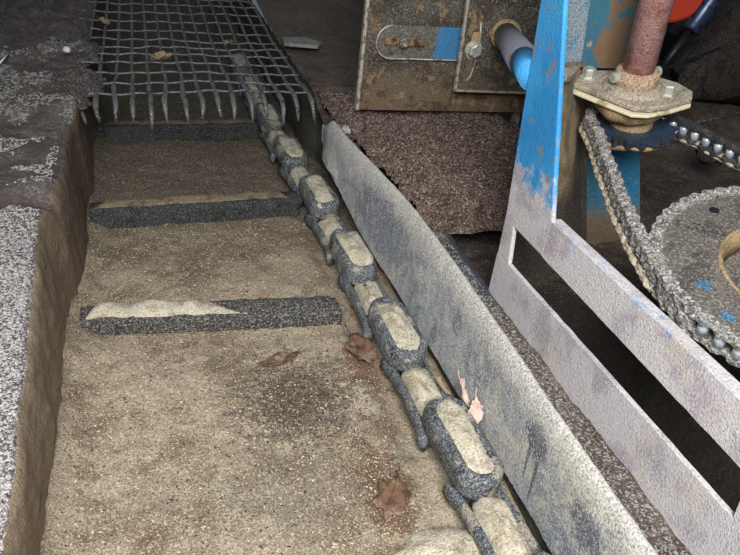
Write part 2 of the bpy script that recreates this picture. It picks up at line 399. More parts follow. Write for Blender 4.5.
# side plate of the trench
pp = [(.597, .03), (.5965, .05), (.596, .08), (.5955, .11), (.595, .14), (.594, .17), (.593, .195), (.594, .212), (.596, .226), (.600, .238), (.605, .247), (.610, .252), (.614, .2525), (.618, .250), (.620, .246), (.6205, .235), (.6205, .215), (.6205, .19)]
def plate(u, v):
    x, z = pp[int(round(u * (len(pp) - 1)))]; y = lerp(-.35, 2.14, v)
    t = sm(2.0, 2.14, y)
    lift = .09 * sm(1.45, 2.1, y)
    if z < .2: z = z + lift * (1 - (z - .03) / .17)
    z = lerp(z, max(.14, min(z, .2)), t * t)
    x += .006 * t * 3
    n = .0022 * nz(x * 3, y, z, 10) + .0012 * nz(x, y, z, 60)
    if z > .22: z += .0015 * nz(y, 0, 0, 25)
    x -= .055 * sm(1.3, 2.1, y) + .022 * sm(1.2, .35, y) - .008; x -= .02 * (1 - min(1, z / .25)) * sm(.7, 1.2, y) - .015 * (1 - min(1, z / .25)) * sm(.9, .4, y)
    return (x - n, y, z)
t = thing('side_plate', 'long blue-grey steel side plate crusted with pale dust right of the drag chain', 'steel plate', (0.6, 0, 0))
o = grid('plate', plate, len(pp) - 1, 420, plate_m); o.parent = t; o.location = (-.6, 0, 0)
def mound(cx, cy, cz, rx, ry, h, seed, n=30, amp=.25, rot=0, p=2.0):
    v = []; f = []; m = 12
    for j in range(m + 1):
        r = j / m
        for i in range(n):
            a = 2 * math.pi * i / n
            rr = r * (1 + amp * .6 * nz(math.cos(a), math.sin(a), seed, 1.3))
            x, y = rx * rr * math.cos(a), ry * rr * math.sin(a)
            x, y = x * math.cos(rot) - y * math.sin(rot), x * math.sin(rot) + y * math.cos(rot)
            z = h * (1 - r ** p) + h * amp * nz(cx + x, cy + y, seed, 30) * (1 - r) - .004 * (r > .95)
            v.append((cx + x, cy + y, cz + z))
    for j in range(m):
        for i in range(n):
            f.append((j * n + i, j * n + (i + 1) % n, (j + 1) * n + (i + 1) % n, (j + 1) * n + i))
    return v, f
v, f = mound(.596, 1.98, .12, .060, .17, .142, 3, n=48, amp=.12, p=2.6)
o = mesh_obj('dust_mound', v, f, plate_m, smooth=True, loc=(.58, 1.97, .12))
tag(o, 'rounded pale grey dust mound capping the far end of the side plate', 'dust', kind='stuff')

# ------------------------------------------------------------------ flights (paddles)
def flight(name_, yl, yr, xl, xr, label, sand=None, grit=None, mat=dark_steel, h=.056, w=.06, sandfront=None):
    t = thing('conveyor_flight', label, 'conveyor flight', (xl, yl, 0), 'flights dragged by the chain')
    n = 46; vv = []; ff = []
    cs = [(-.5, -.1), (-.5, .25), (-.5, .6), (-.49, .93), (-.46, 1.0), (-.1, 1.0), (.2, 1.0), (.46, 1.0), (.5, .9), (.5, -.1)]
    for i in range(n + 1):
        s = i / n; x = lerp(xl, xr, s); y0 = lerp(yl, yr, s)
        for (a, b) in cs:
            q = .0018 * nz(x, a, b, 30) + .0015 * nz(x, a, b, 90)
            vv.append((x, y0 + w / 2 + a * w + q, b * h + q))
    c = len(cs)
    for i in range(n):
        for k in range(c - 1): ff.append((i * c + k, i * c + k + 1, (i + 1) * c + k + 1, (i + 1) * c + k))
    ff.append(tuple(range(c))); ff.append(tuple(n * c + k for k in range(c)))
    mesh_obj('bar', vv, ff, mat, t, True)
    def layer(nm, a, b, m, y_a, y_b, hh, tapr=True):
        vv = []; ff = []; nn = 60; mm = 8
        for i in range(nn + 1):
            s = i / nn; x = lerp(lerp(xl, xr, a), lerp(xl, xr, b), s); y0 = lerp(yl, yr, (x - xl) / (xr - xl))
            e = min(1, s * 12) * sm(1, .55 if tapr else .95, s)
            for j in range(mm + 1):
                r = j / mm
                hump = math.sin(math.pi * min(1, max(0, r))) ** .6
                yb = lerp(y_b, y_b + .018, nz(x, 9, 0, 12) * .8)
                yy = y0 + lerp(y_a + .012 * nz(x, 3, 0, 18) * .5, yb * (.1 + .9 * e), r)
                vv.append((x, yy, h + (hh * hump * (.6 + .6 * nz(x, yy, 1, 16)) * e - .004 * (1 - hump) - .001) if yy < y0 + w else max(.0, h * (1 - (yy - y0 - w) / .03)) + hh * hump * e * .4))
        for i in range(nn):
            for j in range(mm): ff.append((i * (mm + 1) + j, i * (mm + 1) + j + 1, (i + 1) * (mm + 1) + j + 1, (i + 1) * (mm + 1) + j))
        mesh_obj(nm, vv, ff, m, t, True)
    if sand: layer('dust_layer', *sand)
    if grit: layer('grit_layer', *grit)
    return t
dimsand = M('dull feed dust', .95).base((128, 114, 92)).patch(30, .5, .62, (98, 86, 70), 6).grain((76, 66, 54), (164, 150, 124), 200, .37, .62, .06, .6).bump((60, .005), (200, .003)).done()
flight(0, 2.50, 2.53, -.205, .40, 'dark steel conveyor flight just under the front edge of the wire grate', sand=(0, .99, dimsand, .012, .075, .008, False))
flight(0, 1.835, 1.865, -.195, .43, 'dark steel conveyor flight with dull tan dust, second nearest to the grate', sand=(.0, .95, dimsand, .010, .080, .014, False))
flight(0, 1.325, 1.275, -.195, .415, 'nearest dark conveyor flight with a thick ridge of pale sand on its left half', sand=(.01, .68, sand_m, .010, .100, .020, True), grit=(.45, 1.0, grit_m, .004, .095, .010, False), w=.07, h=.034, mat=grit_m)
v, f = mound(.42, .60, -.006, .10, .06, .028, 8, amp=.5)
tag(mesh_obj('dust_mound', v, f, sand_m, smooth=True, loc=(.40, .615, 0)), 'low tan dust mound beside the nearest chain block at the bottom edge', 'dust', kind='stuff')

# ------------------------------------------------------------------ drag chain
CH = [(.43, 3.6), (.449, 2.617), (.468, 2.231), (.491, 1.878), (.502, 1.501), (.513, 1.147), (.524, .787), (.535, .43), (.54, .1)]
def chx(y):
    for (x0, y0), (x1, y1) in zip(CH, CH[1:]):
        if y <= y0 and y >= y1: return lerp(x0, x1, (y0 - y) / (y0 - y1))
    return CH[-1][0]
chain = thing('drag_chain', 'heavy drag chain of dust-filled oblong links running along the trench', 'conveyor chain', (.5, 1.2, 0))
def stadium(hl, hw, n=10):
    pts = []
    for i in range(n + 1):
        a = -math.pi / 2 + math.pi * i / n; pts.append((hw * math.cos(a) * 0 + hw * math.sin(a), hl - hw + hw * math.cos(a)))
    for i in range(n + 1):
        a = math.pi / 2 + math.pi * i / n; pts.append((hw * math.sin(a), -(hl - hw) + hw * math.cos(a)))
    return pts
def mkobj(name, mb_or, mat, smooth=True):
    v, f = mb_or
    me = bpy.data.meshes.new(name); me.from_pydata([tuple(q) for q in v], [], f); me.update()
    bm = bmesh.new(); bm.from_mesh(me); bmesh.ops.recalc_face_normals(bm, faces=bm.faces); bm.to_mesh(me); bm.free()
    if smooth: me.polygons.foreach_set('use_smooth', [True] * len(me.polygons))
    me.materials.append(mat); return me
def oblong(seed):
    """raised loop: rounded rim lofted round a stadium"""
    hl, hw = .104, .034
    path = stadium(hl, hw, 10); v = []; f = []
    cs = [(.012, -.020), (.014, .006), (.011, .022), (.002, .030), (-.008, .028), (-.012, .018), (-.012, -.020)]
    n = len(path); c = len(cs)
    for i, (x, y) in enumerate(path):
        cx, cy = 0, max(-(hl - hw), min(hl - hw, y)); d = V((x - cx, y - cy)); d.normalize()
        for (r, z) in cs:
            q = .0055 * nz(x, y + seed, z, 30)
            v.append((x + d.x * (r + q), y + d.y * (r + q), .044 + z * 1.0 + q + .006 * math.cos(y / hl * 1.5)))
    for i in range(n):
        for k in range(c - 1): f.append((i * c + k, i * c + k + 1, ((i + 1) % n) * c + k + 1, ((i + 1) % n) * c + k))
    v2 = []; f2 = []; m = 8
    for j in range(m + 1):
        r = j / m
        for (x, y) in path:
            q = nz(x * r, y * r + seed, seed, 35)
            v2.append((x * r * (1.10 + .22 * nz(x, y, seed, 60) + .25 * nz(x, y, seed, 18)), y * r * (1.02 + .10 * nz(x, y, seed, 60) + .12 * nz(x, y, seed, 14)), .069 + .018 * (1 - r * r) + .011 * q - .008 * (r > .99)))
    for j in range(m):
        for i in range(n): f2.append((j * n + i, j * n + (i + 1) % n, (j + 1) * n + (i + 1) % n, (j + 1) * n + i))
    return mkobj('oblong_link', (v, f), link_steel), mkobj('dust_cake', (v2, f2), sand_m)
def lower(seed):
    """low link: two flattened side bars joined by a barrel, dust on top"""
    mb = MB()
    for s in (-1, 1):
        pts = [(s * (.040 + (.006 if abs(u) > .09 else 0)), u, .022 + .006 * math.cos(u * 20)) for u in [-.13, -.11, -.09, -.05, 0, .05, .09, .11, .13]]
        mb.tube(pts, .016, 8, flat=(.62, 1.2))
    mb.tube([(0, u, .022) for u in (-.085, -.04, 0, .04, .085)], [.024, .028, .029, .028, .024], 10)
    for s in (-1, 1): mb.tube([(-.045, s * .112, .024), (.045, s * .112, .024)], .010, 8)
    hl, hw = .085, .032; path = stadium(hl, hw, 8); v2 = []; f2 = []; n = len(path); m = 8
    for j in range(m + 1):
        r = j / m
        for (x, y) in path:
            q = nz(x * r, y * r + seed, seed, 35)
            v2.append((x * r, y * r, .042 + .018 * (1 - r ** 3) + .012 * q - .01 * (r > .99)))
    for j in range(m):
        for i in range(n): f2.append((j * n + i, j * n + (i + 1) % n, (j + 1) * n + (i + 1) % n, (j + 1) * n + i))
    return mkobj('low_link', (mb.v, mb.f), link_steel), mkobj('dust_cake', (v2, f2), sand_m)
def place_link(name, meshes, y, rz=0, sc=1):
    a, b = meshes
    o = bpy.data.objects.new(name, a); COL.objects.link(o); o.parent = chain
    d = (chx(y - .05) - chx(y + .05)) / .1
    o.location = (chx(y) - .5, y - 1.2, .010 if name == 'oblong_link' else -.006); o.rotation_euler = (0, 0, math.atan(d) + rz)
    c = bpy.data.objects.new('dust_cake', b); COL.objects.link(c); c.parent = o
    c['label'] = 'pale tan feed dust packed on the link'
AY = [3.35, 2.98, 2.60, 2.231, 1.878, 1.501, 1.147, .787, .41]
for i, y in enumerate(AY): place_link('oblong_link', oblong(i * 3.3), y, random.uniform(-.03, .03))
for i, (a, b) in enumerate(zip(AY, AY[1:])): place_link('low_link', lower(i * 2.1), (a + b) / 2, random.uniform(-.03, .03))

# ------------------------------------------------------------------ wire grate
GO = (.15, 2.1, .28)
gr = thing('wire_grate', 'woven wire grate with drooping front prongs laid across the trench', 'wire grate', GO)
gx0, gx1 = -.262, .515; NW = 16
def gzz(x, y): return .285 + .012 * nz(x, y, 0, 2.2) + .02 * sm(2.6, 3.8, y)
crossY = [2.19]
while crossY[-1] < 4.0: crossY.append(crossY[-1] + .10 + .045 * (crossY[-1] - 2.19))
for i in range(NW):
    x0 = lerp(gx0, gx1, i / (NW - 1)); pts = []; rr = []
    fr = 2.10 + .012 * math.sin(i * 2.3) + .03 * (i / NW)
    droop = random.uniform(.035, .075)
    yy = 4.3
    while yy > fr:
        wv = .010 * nz(x0 * 3, yy, i, 5) * sm(2.9, 2.1, yy)
        pts.append((x0 + wv + 0, yy, gzz(x0, yy) + .0015 * math.sin(yy * 30 + i * math.pi))); rr.append(.0062 + .0012 * nz(x0, yy, 2, 12) + .003 * sm(2.4, 2.15, yy))
        yy -= .035
    bx = pts[-1][0]
    dx = random.uniform(-.006, .012)
    for s_ in (.25, .6, 1):
        pts.append((bx + dx * s_, fr - .014 * s_ - .012, gzz(x0, fr) - .004 - droop * s_)); rr.append(.0085 * (1.05 - .55 * s_))
    MB().tube(pts, rr, 7).obj('long_wire', wire_m, gr, True)
for j, y0 in enumerate(crossY):
    pts = []
    for k in range(57):
        x = lerp(gx0 - .012, gx1 + .010, k / 56)
        pts.append((x, y0 + .012 * nz(x, y0, 3, 4) + .02 * (x - gx0), gzz(x, y0) + .002 * math.cos(k * math.pi / 4 + j * math.pi) + .003))
    MB().tube(pts, .0038, 6).obj('cross_wire', wire_m, gr, True)

for (cx, cy, a, b, sd, w_) in ((-.225, 2.32, .085, .13, 2, 'crusty dark dirt clump spilling over the left wires of the grate near its front'), (-.225, 2.66, .07, .15, 5, 'smaller dark dirt clump on the left wires, farther back on the grate'), (-.225, 2.10, .04, .05, 7, 'little dirt clod at the front left corner of the grate')):
    v, f = mound(cx, cy, .282, a, b, .034, sd, amp=.7)
    tag(rough_up(mesh_obj('dirt_clump', v, f, clump_m, smooth=True, loc=(cx, cy, .275)), .01, 40, 1), w_, 'dirt', kind='stuff')

# ------------------------------------------------------------------ blue frame
X = .700; TH = .010
fr = thing('steel_frame', 'chipped blue steel frame with dust-covered slotted lower rails', 'machine frame', (X, 1.05, .19))
def yz(poly, x=X, th=TH): return MB().prism([(x, y, z) for (y, z) in poly], (th, 0, 0))
yz([(1.043, .296), (1.0955, .296), (1.100, .40), (1.160, .86), (1.175, 1.0), (1.11, 1.0), (1.075, .82), (.938, .4555), (.938, .3795), (1.058, .3795)]).obj('post', blue_m, fr, bevel=.003)
def rail(a, b, nm):
    # long bar with slightly ragged dusty edges
    (y0, z0, w0), (y1, z1, w1) = a, b; n = 40; lo = []; hi = []
    for i in range(n + 1):
        t_ = i / n; y = lerp(y0, y1, t_); zc = lerp(z0, z1, t_); w = lerp(w0, w1, t_) / 2
        lo.append((y, zc - w - .0015 * nz(y, 1, 0, 40))); hi.append((y, zc + w + .0015 * nz(y, 2, 0, 40)))
    yz(lo + hi[::-1]).obj(nm, blue_m, fr)
rail((.938, .4175, .076), (.05, .414, .080), 'upper_rail')
rail((1.0955, .243, .106), (.05, .250, .118), 'lower_rail')
yz([(.05, .30), (.384, .306), (.392, .378), (.05, .378)]).obj('end_post', blue_m, fr)
# turned lips behind the rails
MB().box((X + TH, .05, .442), (X + .035, .96, .450)).obj('rail_lip', blue_m, fr, bevel=.002)
# far web of the channel post
MB().prism([(1.22, 1.43, .06), (1.41, 1.43, .06), (1.399, 1.43, .097), (1.265, 1.43, .445), (1.21, 1.43, .60), (1.045, 1.43, .60)], (0, .010, 0)).obj('web_plate', web_m, fr)
MB().add([(.712, 1.085, .10), (1.22, 1.43, .06), (1.045, 1.43, .60), (.712, 1.085, .715), (.704, 1.092, .10), (1.214, 1.438, .06), (1.038, 1.438, .60), (.704, 1.092, .715)],
         [(0, 1, 2, 3), (7, 6, 5, 4), (0, 4, 5, 1), (1, 5, 6, 2), (2, 6, 7, 3), (3, 7, 4, 0)]).obj('side_web', sweb_m, fr)
# bracket arm that carries the flange bearing
UP = V((-.15, -.10, 1)).normalized()
SC = V((1.091, 1.271, .517)); FC = SC + UP * .088 + V((-.016, .002, -.004))
MB().prism([(.715, 1.03, .690), (.715, 1.083, .700), (1.02, 1.42, .618), (.94, 1.33, .606)], (0, 0, .012)).obj('bracket_arm', flange_m, fr, bevel=.002)
MB().prism([(.949, 1.40, .62), (1.005, 1.40, .60), (.955, 1.40, .95), (.867, 1.40, .95)], (0, .010, 0)).obj('angle_iron', M('grey blue angle', .6).base((128, 142, 152)).patch(20, .5, .6, (84, 126, 156), 6, .8).grain((90, 84, 80), (190, 186, 180), 200).bump((80, .002)).done(), fr, bevel=.002)
MB().prism([(.99, 1.415, .612), (1.158, 1.415, .612), (1.10, 1.415, .95), (.94, 1.415, .95)], (0, .010, 0)).obj('back_plate', upper_m, fr, bevel=.002)

# pit behind the rails, with an old dark pipe lying in it
def pit(u, v):
    return (lerp(.712, 1.0, u), lerp(.05, 1.03, v), .100 + .035 * u + .004 * nz(u * 3, v * 9, 0, 3))
t = thing('pit_pipe', 'dark pipe lying in the black gap behind the slotted rails', 'pipe', (.80, .6, .14))
MB().tube([(.80, 1.0, .14), (.80, .72, .14), (.80, .45, .14), (.80, .2, .14)], .022, 14).obj('tube', black_m, t, True)
MB().lathe((.80, .70, .14), (0, 1, 0), [(-.012, .022), (-.012, .029), (.012, .029), (.012, .022)], 16).obj('collar', M('dark blue collar', .6).base((34, 66, 92)).done(), t)
# dark sheet hanging behind the upper rail
t = mesh_obj('back_sheet', *(lambda m: (m.v, m.f))(MB().box((.757, .05, .13), (.763, 1.04, .408))), pit_m, loc=(.757, .5, .13))
bpy.data.objects.remove(t)

# ------------------------------------------------------------------ bearing, shaft
E1 = V((1, 0, 0)) - UP * UP.x; E1.normalize(); E2 = UP.cross(E1)
def dl(c, a, b, h=0): return V(c) + E1 * a + E2 * b + UP * h
fb = thing('flange_bearing', 'tan dusty flange bearing bolted to the bracket above the small sprocket', 'bearing', tuple(FC))
poly = [(-.125, .085), (-.120, .115), (-.06, .125), (.03, .095), (.085, .045), (.115, -.005), (.118, -.055), (.095, -.085), (.03, -.098), (-.02, -.100), (-.052, -.085), (-.090, .0)]
MB().prism([dl(FC, a, b, 0) for a, b in poly], UP * .012).obj('flange_plate', flange_m, fb, bevel=.003)
MB().prism([dl(FC, a * 1.03 - .006, b * 1.02 - .004, -.010) for a, b in poly], UP * .007).obj('pale_edge_plate', M('pale flange edge', .7).base((220, 208, 176)).patch(30, .5, .6, (170, 152, 118), 5).bump((80, .003)).done(), fb, bevel=.002)
o = MB().lathe(FC, -UP, [(.008, .078), (.02, .082), (.04, .076), (.052, .062), (.06, .045)], 32).obj('boss', tan_m, fb, True); rough_up(o, .004, 30, 1)
o = MB().lathe(FC, UP, [(.010, .072), (.020, .066), (.024, .052), (.024, .03)], 32).obj('bearing_housing', flange_m, fb, True); rough_up(o, .003, 40, 1)
for (a, b) in ((-.070, .082), (.052, -.052)):
    c = dl(FC, a, b, .012)
    MB().lathe(c, UP, [(0, .020), (.003, .020), (.003, .0155), (.021, .0155), (.024, .012)], 6).obj('bolt', bolt_m, fb)
sh = thing('drive_shaft', 'rusty pink vertical drive shaft clamped above the flange bearing', 'shaft', tuple(FC + UP * .03))
MB().lathe(FC, UP, [(.02, .035), (.40, .035), (.55, .035)], 28).obj('shaft', shaft_m, sh, True)
MB().lathe(FC, UP, [(.022, .046), (.026, .049), (.052, .049), (.056, .046), (.056, .03)], 28).obj('clamp_collar', M('rusty collar', .7).base((176, 146, 122)).patch(30, .5, .6, (140, 104, 84), 6).grain((96, 76, 60), (214, 200, 178), 200).bump((60, .003)).done(), sh, True)
for s_ in (-1, 1):
    MB().lathe(dl(FC, .058 * s_, .004, .042), E1 * s_, [(-.014, .012), (.002, .012), (.004, .009)], 12).obj('clamp_screw', bolt_m, sh)

# ------------------------------------------------------------------ sprockets
def sprocket_mb(c, r, teeth, th, hole, tip=.010):
    outer = []
    for i in range(teeth * 6):
        a = 2 * math.pi * i / (teeth * 6); k_ = (i % 6)
        rr = r + [-.010, -.006, .004, tip, .004, -.006][k_]
        outer.append((rr * math.cos(a), rr * math.sin(a)))
    n = len(outer); v = []; f = []
    rings = [(1, -th / 2), (1, th / 2)]
    for s_, h in rings:
        v += [dl(c, a, b, h) for a, b in outer]
    for h in (th / 2, -th / 2):
        v += [dl(c, hole * math.cos(2 * math.pi * i / n), hole * math.sin(2 * math.pi * i / n), h) for i in range(n)]
    for i in range(n):
        j = (i + 1) % n
        f += [(i, j, n + j, n + i), (n + i, n + j, 2 * n + j, 2 * n + i), (2 * n + i, 2 * n + j, 3 * n + j, 3 * n + i), (3 * n + i, 3 * n + j, j, i)]
    return MB().add(v, f)
rs = .0957
ss = thing('small_sprocket', 'small dark blue toothed sprocket under the flange bearing', 'sprocket', tuple(SC))
sprocket_mb(SC, rs, 19, .014, .03).obj('toothed_ring', bluesprk_m, ss)
MB().lathe(SC, UP, [(-.012, .05), (.03, .05)], 24).obj('hub', tan_m, ss, True)
o = MB().lathe(SC, -UP, [(.016, .088), (.022, .082), (.034, .05), (.036, .02)], 32).obj('crust', tan_m, ss, True); rough_up(o, .008, 26, 2)
BC = V((1.082, .689, .457)); rb = .266
bs = thing('big_sprocket', 'large dirt-covered sprocket disc with a round hub hole and blue paint flecks', 'sprocket', tuple(BC))
sprocket_mb(BC, rb - .004, 54, .014, .150, .008).obj('toothed_disc', sprk_m, bs)
MB().lathe(BC, UP, [(-.045, .152), (-.045, .160), (.004, .160), (.009, .156), (.006, .149), (-.045, .142), (-.045, .152)], 40, close=False).obj('hub_ring', tan_m, bs, True)
o = MB().lathe(BC, UP, [(-.042, .150), (-.040, .06), (-.03, .05), (-.03, .0)], 32, close=False).obj('hub_plug', sprk_m, bs, True)
for a in (100, 72):
    q = math.radians(a); MB().lathe(dl(BC, .222 * math.cos(q), .222 * math.sin(q), .004), UP, [(0, .010), (.005, .010), (.006, .007)], 12).obj('rivet', black_m, bs)
# stub shaft that carries the big sprocket
MB().lathe(BC, -UP, [(.03, .028), (.34, .028)], 20).obj('stub_shaft', black_m, bs, True)

# ------------------------------------------------------------------ roller chains
P = .0315
def loc2(p): q = V(p) - SC; return (q.dot(E1), q.dot(E2))
def resample(pts, step):
    out = []; d = 0; acc = [0]
    for a, b in zip(pts, pts[1:]): acc.append(acc[-1] + (b - a).length)
    L = acc[-1]; n = max(2, int(round(L / step))); n -= n % 2
    j = 0
    for i in range(n + 1):
        s_ = L * i / n
        while j < len(acc) - 2 and acc[j + 1] < s_: j += 1
        t_ = (s_ - acc[j]) / max(1e-9, acc[j + 1] - acc[j]); out.append(pts[j].lerp(pts[j + 1], t_))
    return out
def plate_mesh(z0, th, p, rr, mat, nm, dust=0):
    """both side plates of one link, figure-eight outline, along +x from 0 to p"""
    out = []
    for i in range(9):
        a = math.pi / 2 + math.pi * i / 8; out.append((rr * math.cos(a), rr * math.sin(a)))
    out.append((p * .5, -rr * .72))
    for i in range(9):
        a = -math.pi / 2 + math.pi * i / 8; out.append((p + rr * math.cos(a), rr * math.sin(a)))
    out.append((p * .5, rr * .72))
    mb = MB()
    for s_ in (-1, 1):
        mb.prism([(x, y, s_ * z0) for x, y in out], (0, 0, s_ * th))
        for px in (0, p): mb.lathe((px, 0, s_ * (z0 + th)), (0, 0, s_), [(-.001, .0055), (.003, .005)], 8)
    return mkobj(nm, (mb.v, mb.f), mat, False)
def roller_mesh(mat): 
    mb = MB(); mb.lathe((0, 0, -.0115), (0, 0, 1), [(0, .0095), (.023, .0095)], 14)
    me = mkobj('roller', (mb.v, mb.f), mat, False); me.polygons.foreach_set('use_smooth', [len(p.vertices) == 4 for p in me.polygons]); return me
meshes = {}
for k_, m_ in (('clean', oily_m), ('dusty', rollchain_m)):
    meshes[k_] = (plate_mesh(.0165, .0035, P, .0135, m_, 'outer_link'), plate_mesh(.0122, .0035, P, .0135, m_, 'inner_link'))
rol = roller_mesh(roller_m)
def lump(seed, sx, sy, sz, mat, nm):
    bm = bmesh.new(); bmesh.ops.create_icosphere(bm, subdivisions=3, radius=1)
    for v in bm.verts:
        c = v.co.copy(); v.co = V((c.x * sx, c.y * sy, c.z * sz)) * (1 + .35 * nz(c.x + seed, c.y, c.z, 1.6) + .15 * nz(c.x, c.y + seed, c.z, 5))
    me = bpy.data.meshes.new(nm); bm.to_mesh(me); bm.free(); me.materials.append(mat)
    me.polygons.foreach_set('use_smooth', [True] * len(me.polygons)); return me
crusts = [lump(s_ * 1.7, .019, .0135, .0215, rollchain_m, 'dust_crust') for s_ in range(4)]
lowcr = [lump(s_ * 2.7 + 9, .030, .014, .008, chaindust_m, 'dust_ledge') for s_ in range(4)]
def build_chain(t, P3, style, closed):
    """P3: pin positions (world). style(i,p)->('clean'|'dusty'|'caked'), dust ledge flag"""
    n = len(P3) - (0 if not closed else 0); o0 = V(t['_o'])
    for i in range(n if closed else n - 1):
        a = P3[i]; b = P3[(i + 1) % n]; d = (b - a); L = d.length; d.normalize()
        z_ = (UP - d * UP.dot(d)).normalized(); y_ = z_.cross(d)
        rot = Matrix((d, y_, z_)).transposed().to_4x4()
        st, ledge = style(i, a)
        key = 'clean' if st == 'clean' else 'dusty'
        nm = ('outer_link', 'inner_link')[i % 2]
        o = bpy.data.objects.new(nm, meshes[key][i % 2]); COL.objects.link(o); o.parent = t
        o.matrix_local = Matrix.Translation(a - o0) @ rot
        if i % 2:
            for px in (0, L):
                r_ = bpy.data.objects.new('roller', rol); COL.objects.link(r_); r_.parent = o; r_.location = (px, 0, 0)
                r_['label'] = 'bright steel roller'
        if st == 'caked':
            c = bpy.data.objects.new('dust_crust', crusts[i % 4]); COL.objects.link(c); c.parent = o
            c.location = (P / 2, 0, .001); c.rotation_euler = (0, 0, random.uniform(-.2, .2))
        if ledge:
            c = bpy.data.objects.new('dust_ledge', lowcr[i % 4]); COL.objects.link(c); c.parent = o
            c.location = (P / 2, ledge, -.021)
            c['label'] = 'tan dust ledge under the link'
def arc(c, r, a0, a1, n):
    return [dl(c, r * math.cos(lerp(a0, a1, i / n)), r * math.sin(lerp(a0, a1, i / n))) for i in range(n + 1)]
def ang(c, p): q = V(p) - V(c); return math.atan2(q.dot(E2), q.dot(E1))
slack = [(.985, 1.236, .497), (.949, 1.152, .484), (.922, 1.075, .472), (.889, .988, .458), (.860, .893, .444), (.840, .82, .434), (.827, .761, .426), (.820, .701, .419)]
slack = [V(p) for p in slack]
# smooth the slack strand
sl = []
for i in range(len(slack) - 1):
    p0 = slack[max(0, i - 1)]; p1 = slack[i]; p2 = slack[i + 1]; p3 = slack[min(len(slack) - 1, i + 2)]
    for k_ in range(6):
        t_ = k_ / 6; sl.append(.5 * ((2 * p1) + (p2 - p0) * t_ + (2 * p0 - 5 * p1 + 4 * p2 - p3) * t_ * t_ + (3 * p1 - p0 - 3 * p2 + p3) * t_ ** 3))
back = arc(SC, rs, math.radians(5), math.radians(170), 24)
a_s = ang(BC, slack[-1]);  a_s = a_s if a_s > 0 else a_s + 2 * math.pi
front = arc(BC, rb, a_s + .08, 2 * math.pi + math.radians(-5), 60)
loop = back + sl + front
pins = resample(loop + [loop[0]], P)[:-1]
rc = thing('roller_chain', 'dust-caked roller chain looping from the small sprocket round the big sprocket', 'roller chain', tuple(SC))
def style(i, p):
    onstrand2 = p.x > 1.12 and p.y > .68
    if onstrand2: return ('clean', .0)  if p.x < 1.1 else ('clean', -.004)
    if p.y > .80 and p.x < 1.12: return 'caked', -.006
    if (p - SC).length < .12: return 'caked', 0
    return 'dusty', .014 if p.y < .8 else 0
build_chain(rc, pins, style, True)
rc2 = thing('roller_chain', 'crusted length of roller chain seated along the far rim of the big sprocket', 'roller chain', tuple(BC))
arcp = arc(BC - UP * .006, rb, math.radians(186), math.radians(28), 120)
build_chain(rc2, resample(arcp, .0290), lambda i, p: ('caked', 0), False)

# ------------------------------------------------------------------ guard panels
gp = thing('guard_panel', 'large grimy steel guard panel hanging over the debris heap', 'steel panel', (.62, 2.0, .30))
MB().prism([(.634, 2.0, .302), (1.42, 2.0, .290), (1.42, 2.0, 1.0), (.637, 2.0, 1.0)], (0, .006, 0)).obj('sheet', panel_m, gp)
MB().prism([(.628, 1.994, .300), (.638, 1.994, .302), (.641, 1.994, 1.0), (.631, 1.994, 1.0)], (0, .018, 0)).obj('pale_edge', edge_m, gp)
MB().box((1.235, 2.02, .18), (1.25, 2.05, .34)).obj('leg', edge_m, gp)
# slotted bracket
def obl(x0, x1, zc, hw, n=10):
    p = []
    for i in range(n + 1):
        a = math.pi / 2 + math.pi * i / n; p.append((x0 + hw + hw * math.cos(a), zc + hw * math.sin(a)))
    return p + [(x1, zc - hw), (x1, zc + hw)]
sb = thing('slotted_bracket', 'round-ended slotted bracket with blue end and bolt on the large guard panel', 'bracket', (.67, 1.99, .52))
n_ = 12
out_ = obl(.672, .965, .520, .050)
MB().prism([(x, 1.990, z) for x, z in out_], (0, .008, 0)).obj('strap_plate', brk_m, sb, bevel=.002)
rim = [(x, 1.988, z) for x, z in out_]
MB().tube(rim, .0032, 6).obj('pale_rim', edge_m, sb, True)
MB().tube([(.70, 1.986, .522), (.79, 1.986, .520), (.83, 1.986, .520)], .012, 8, flat=(.35, 1)).obj('slot', M('slot rust', .9).base((140, 112, 80)).patch(30, .5, .6, (70, 58, 48), 4).done(), sb, True)
MB().lathe((.758, 1.986, .522), (0, -1, 0), [(0, .022), (.003, .022), (.003, .017), (.016, .017), (.018, .013)], 6).obj('bolt', brk_m, sb)
MB().lathe((.758, 1.970, .522), (0, -1, 0), [(0, .009), (.012, .008)], 10).obj('bolt_end', edge_m, sb)
sp = thing('guard_panel', 'smaller overlapping guard panel with a vertical slot and a bright bolt', 'steel panel', (.93, 1.95, .38))
MB().prism([(.945, 1.95, .385), (1.36, 1.95, .376), (1.36, 1.95, 1.0), (.925, 1.95, 1.0)], (0, .005, 0)).obj('sheet', panel_m, sp)
MB().prism([(.941, 1.946, .383), (.949, 1.946, .385), (.929, 1.946, 1.0), (.921, 1.946, 1.0)], (0, .012, 0)).obj('pale_edge', edge_m, sp)
MB().prism([(.941, 1.946, .381), (1.36, 1.946, .372), (1.36, 1.946, .378), (.941, 1.946, .388)], (0, .012, 0)).obj('bottom_edge', edge_m, sp)
MB().tube([(.975, 1.947, .415), (.988, 1.947, .43), (.998, 1.947, .47), (.998, 1.947, .56), (.992, 1.947, .60)], .0035, 6).obj('slot_edge', edge_m, sp, True)
MB().lathe((.982, 1.945, .515), (0, -1, 0), [(0, .027), (.004, .027), (.004, .022), (.020, .022), (.023, .017)], 6).obj('bolt', bolt_m, sp)
MB().lathe((.982, 1.947, .515), (0, -1, 0), [(0, .030), (.003, .030)], 24).obj('washer', bolt_m, sp)
MB().box((.968, 1.943, .54), (.998, 1.948, .57)).obj('rust_tab', tan_m, sp)
MB().lathe((1.09, 1.945, .50), (0, -1, 0), [(0, .020), (.012, .018), (.02, .008)], 10).obj('stud', brk_m, sp, True)

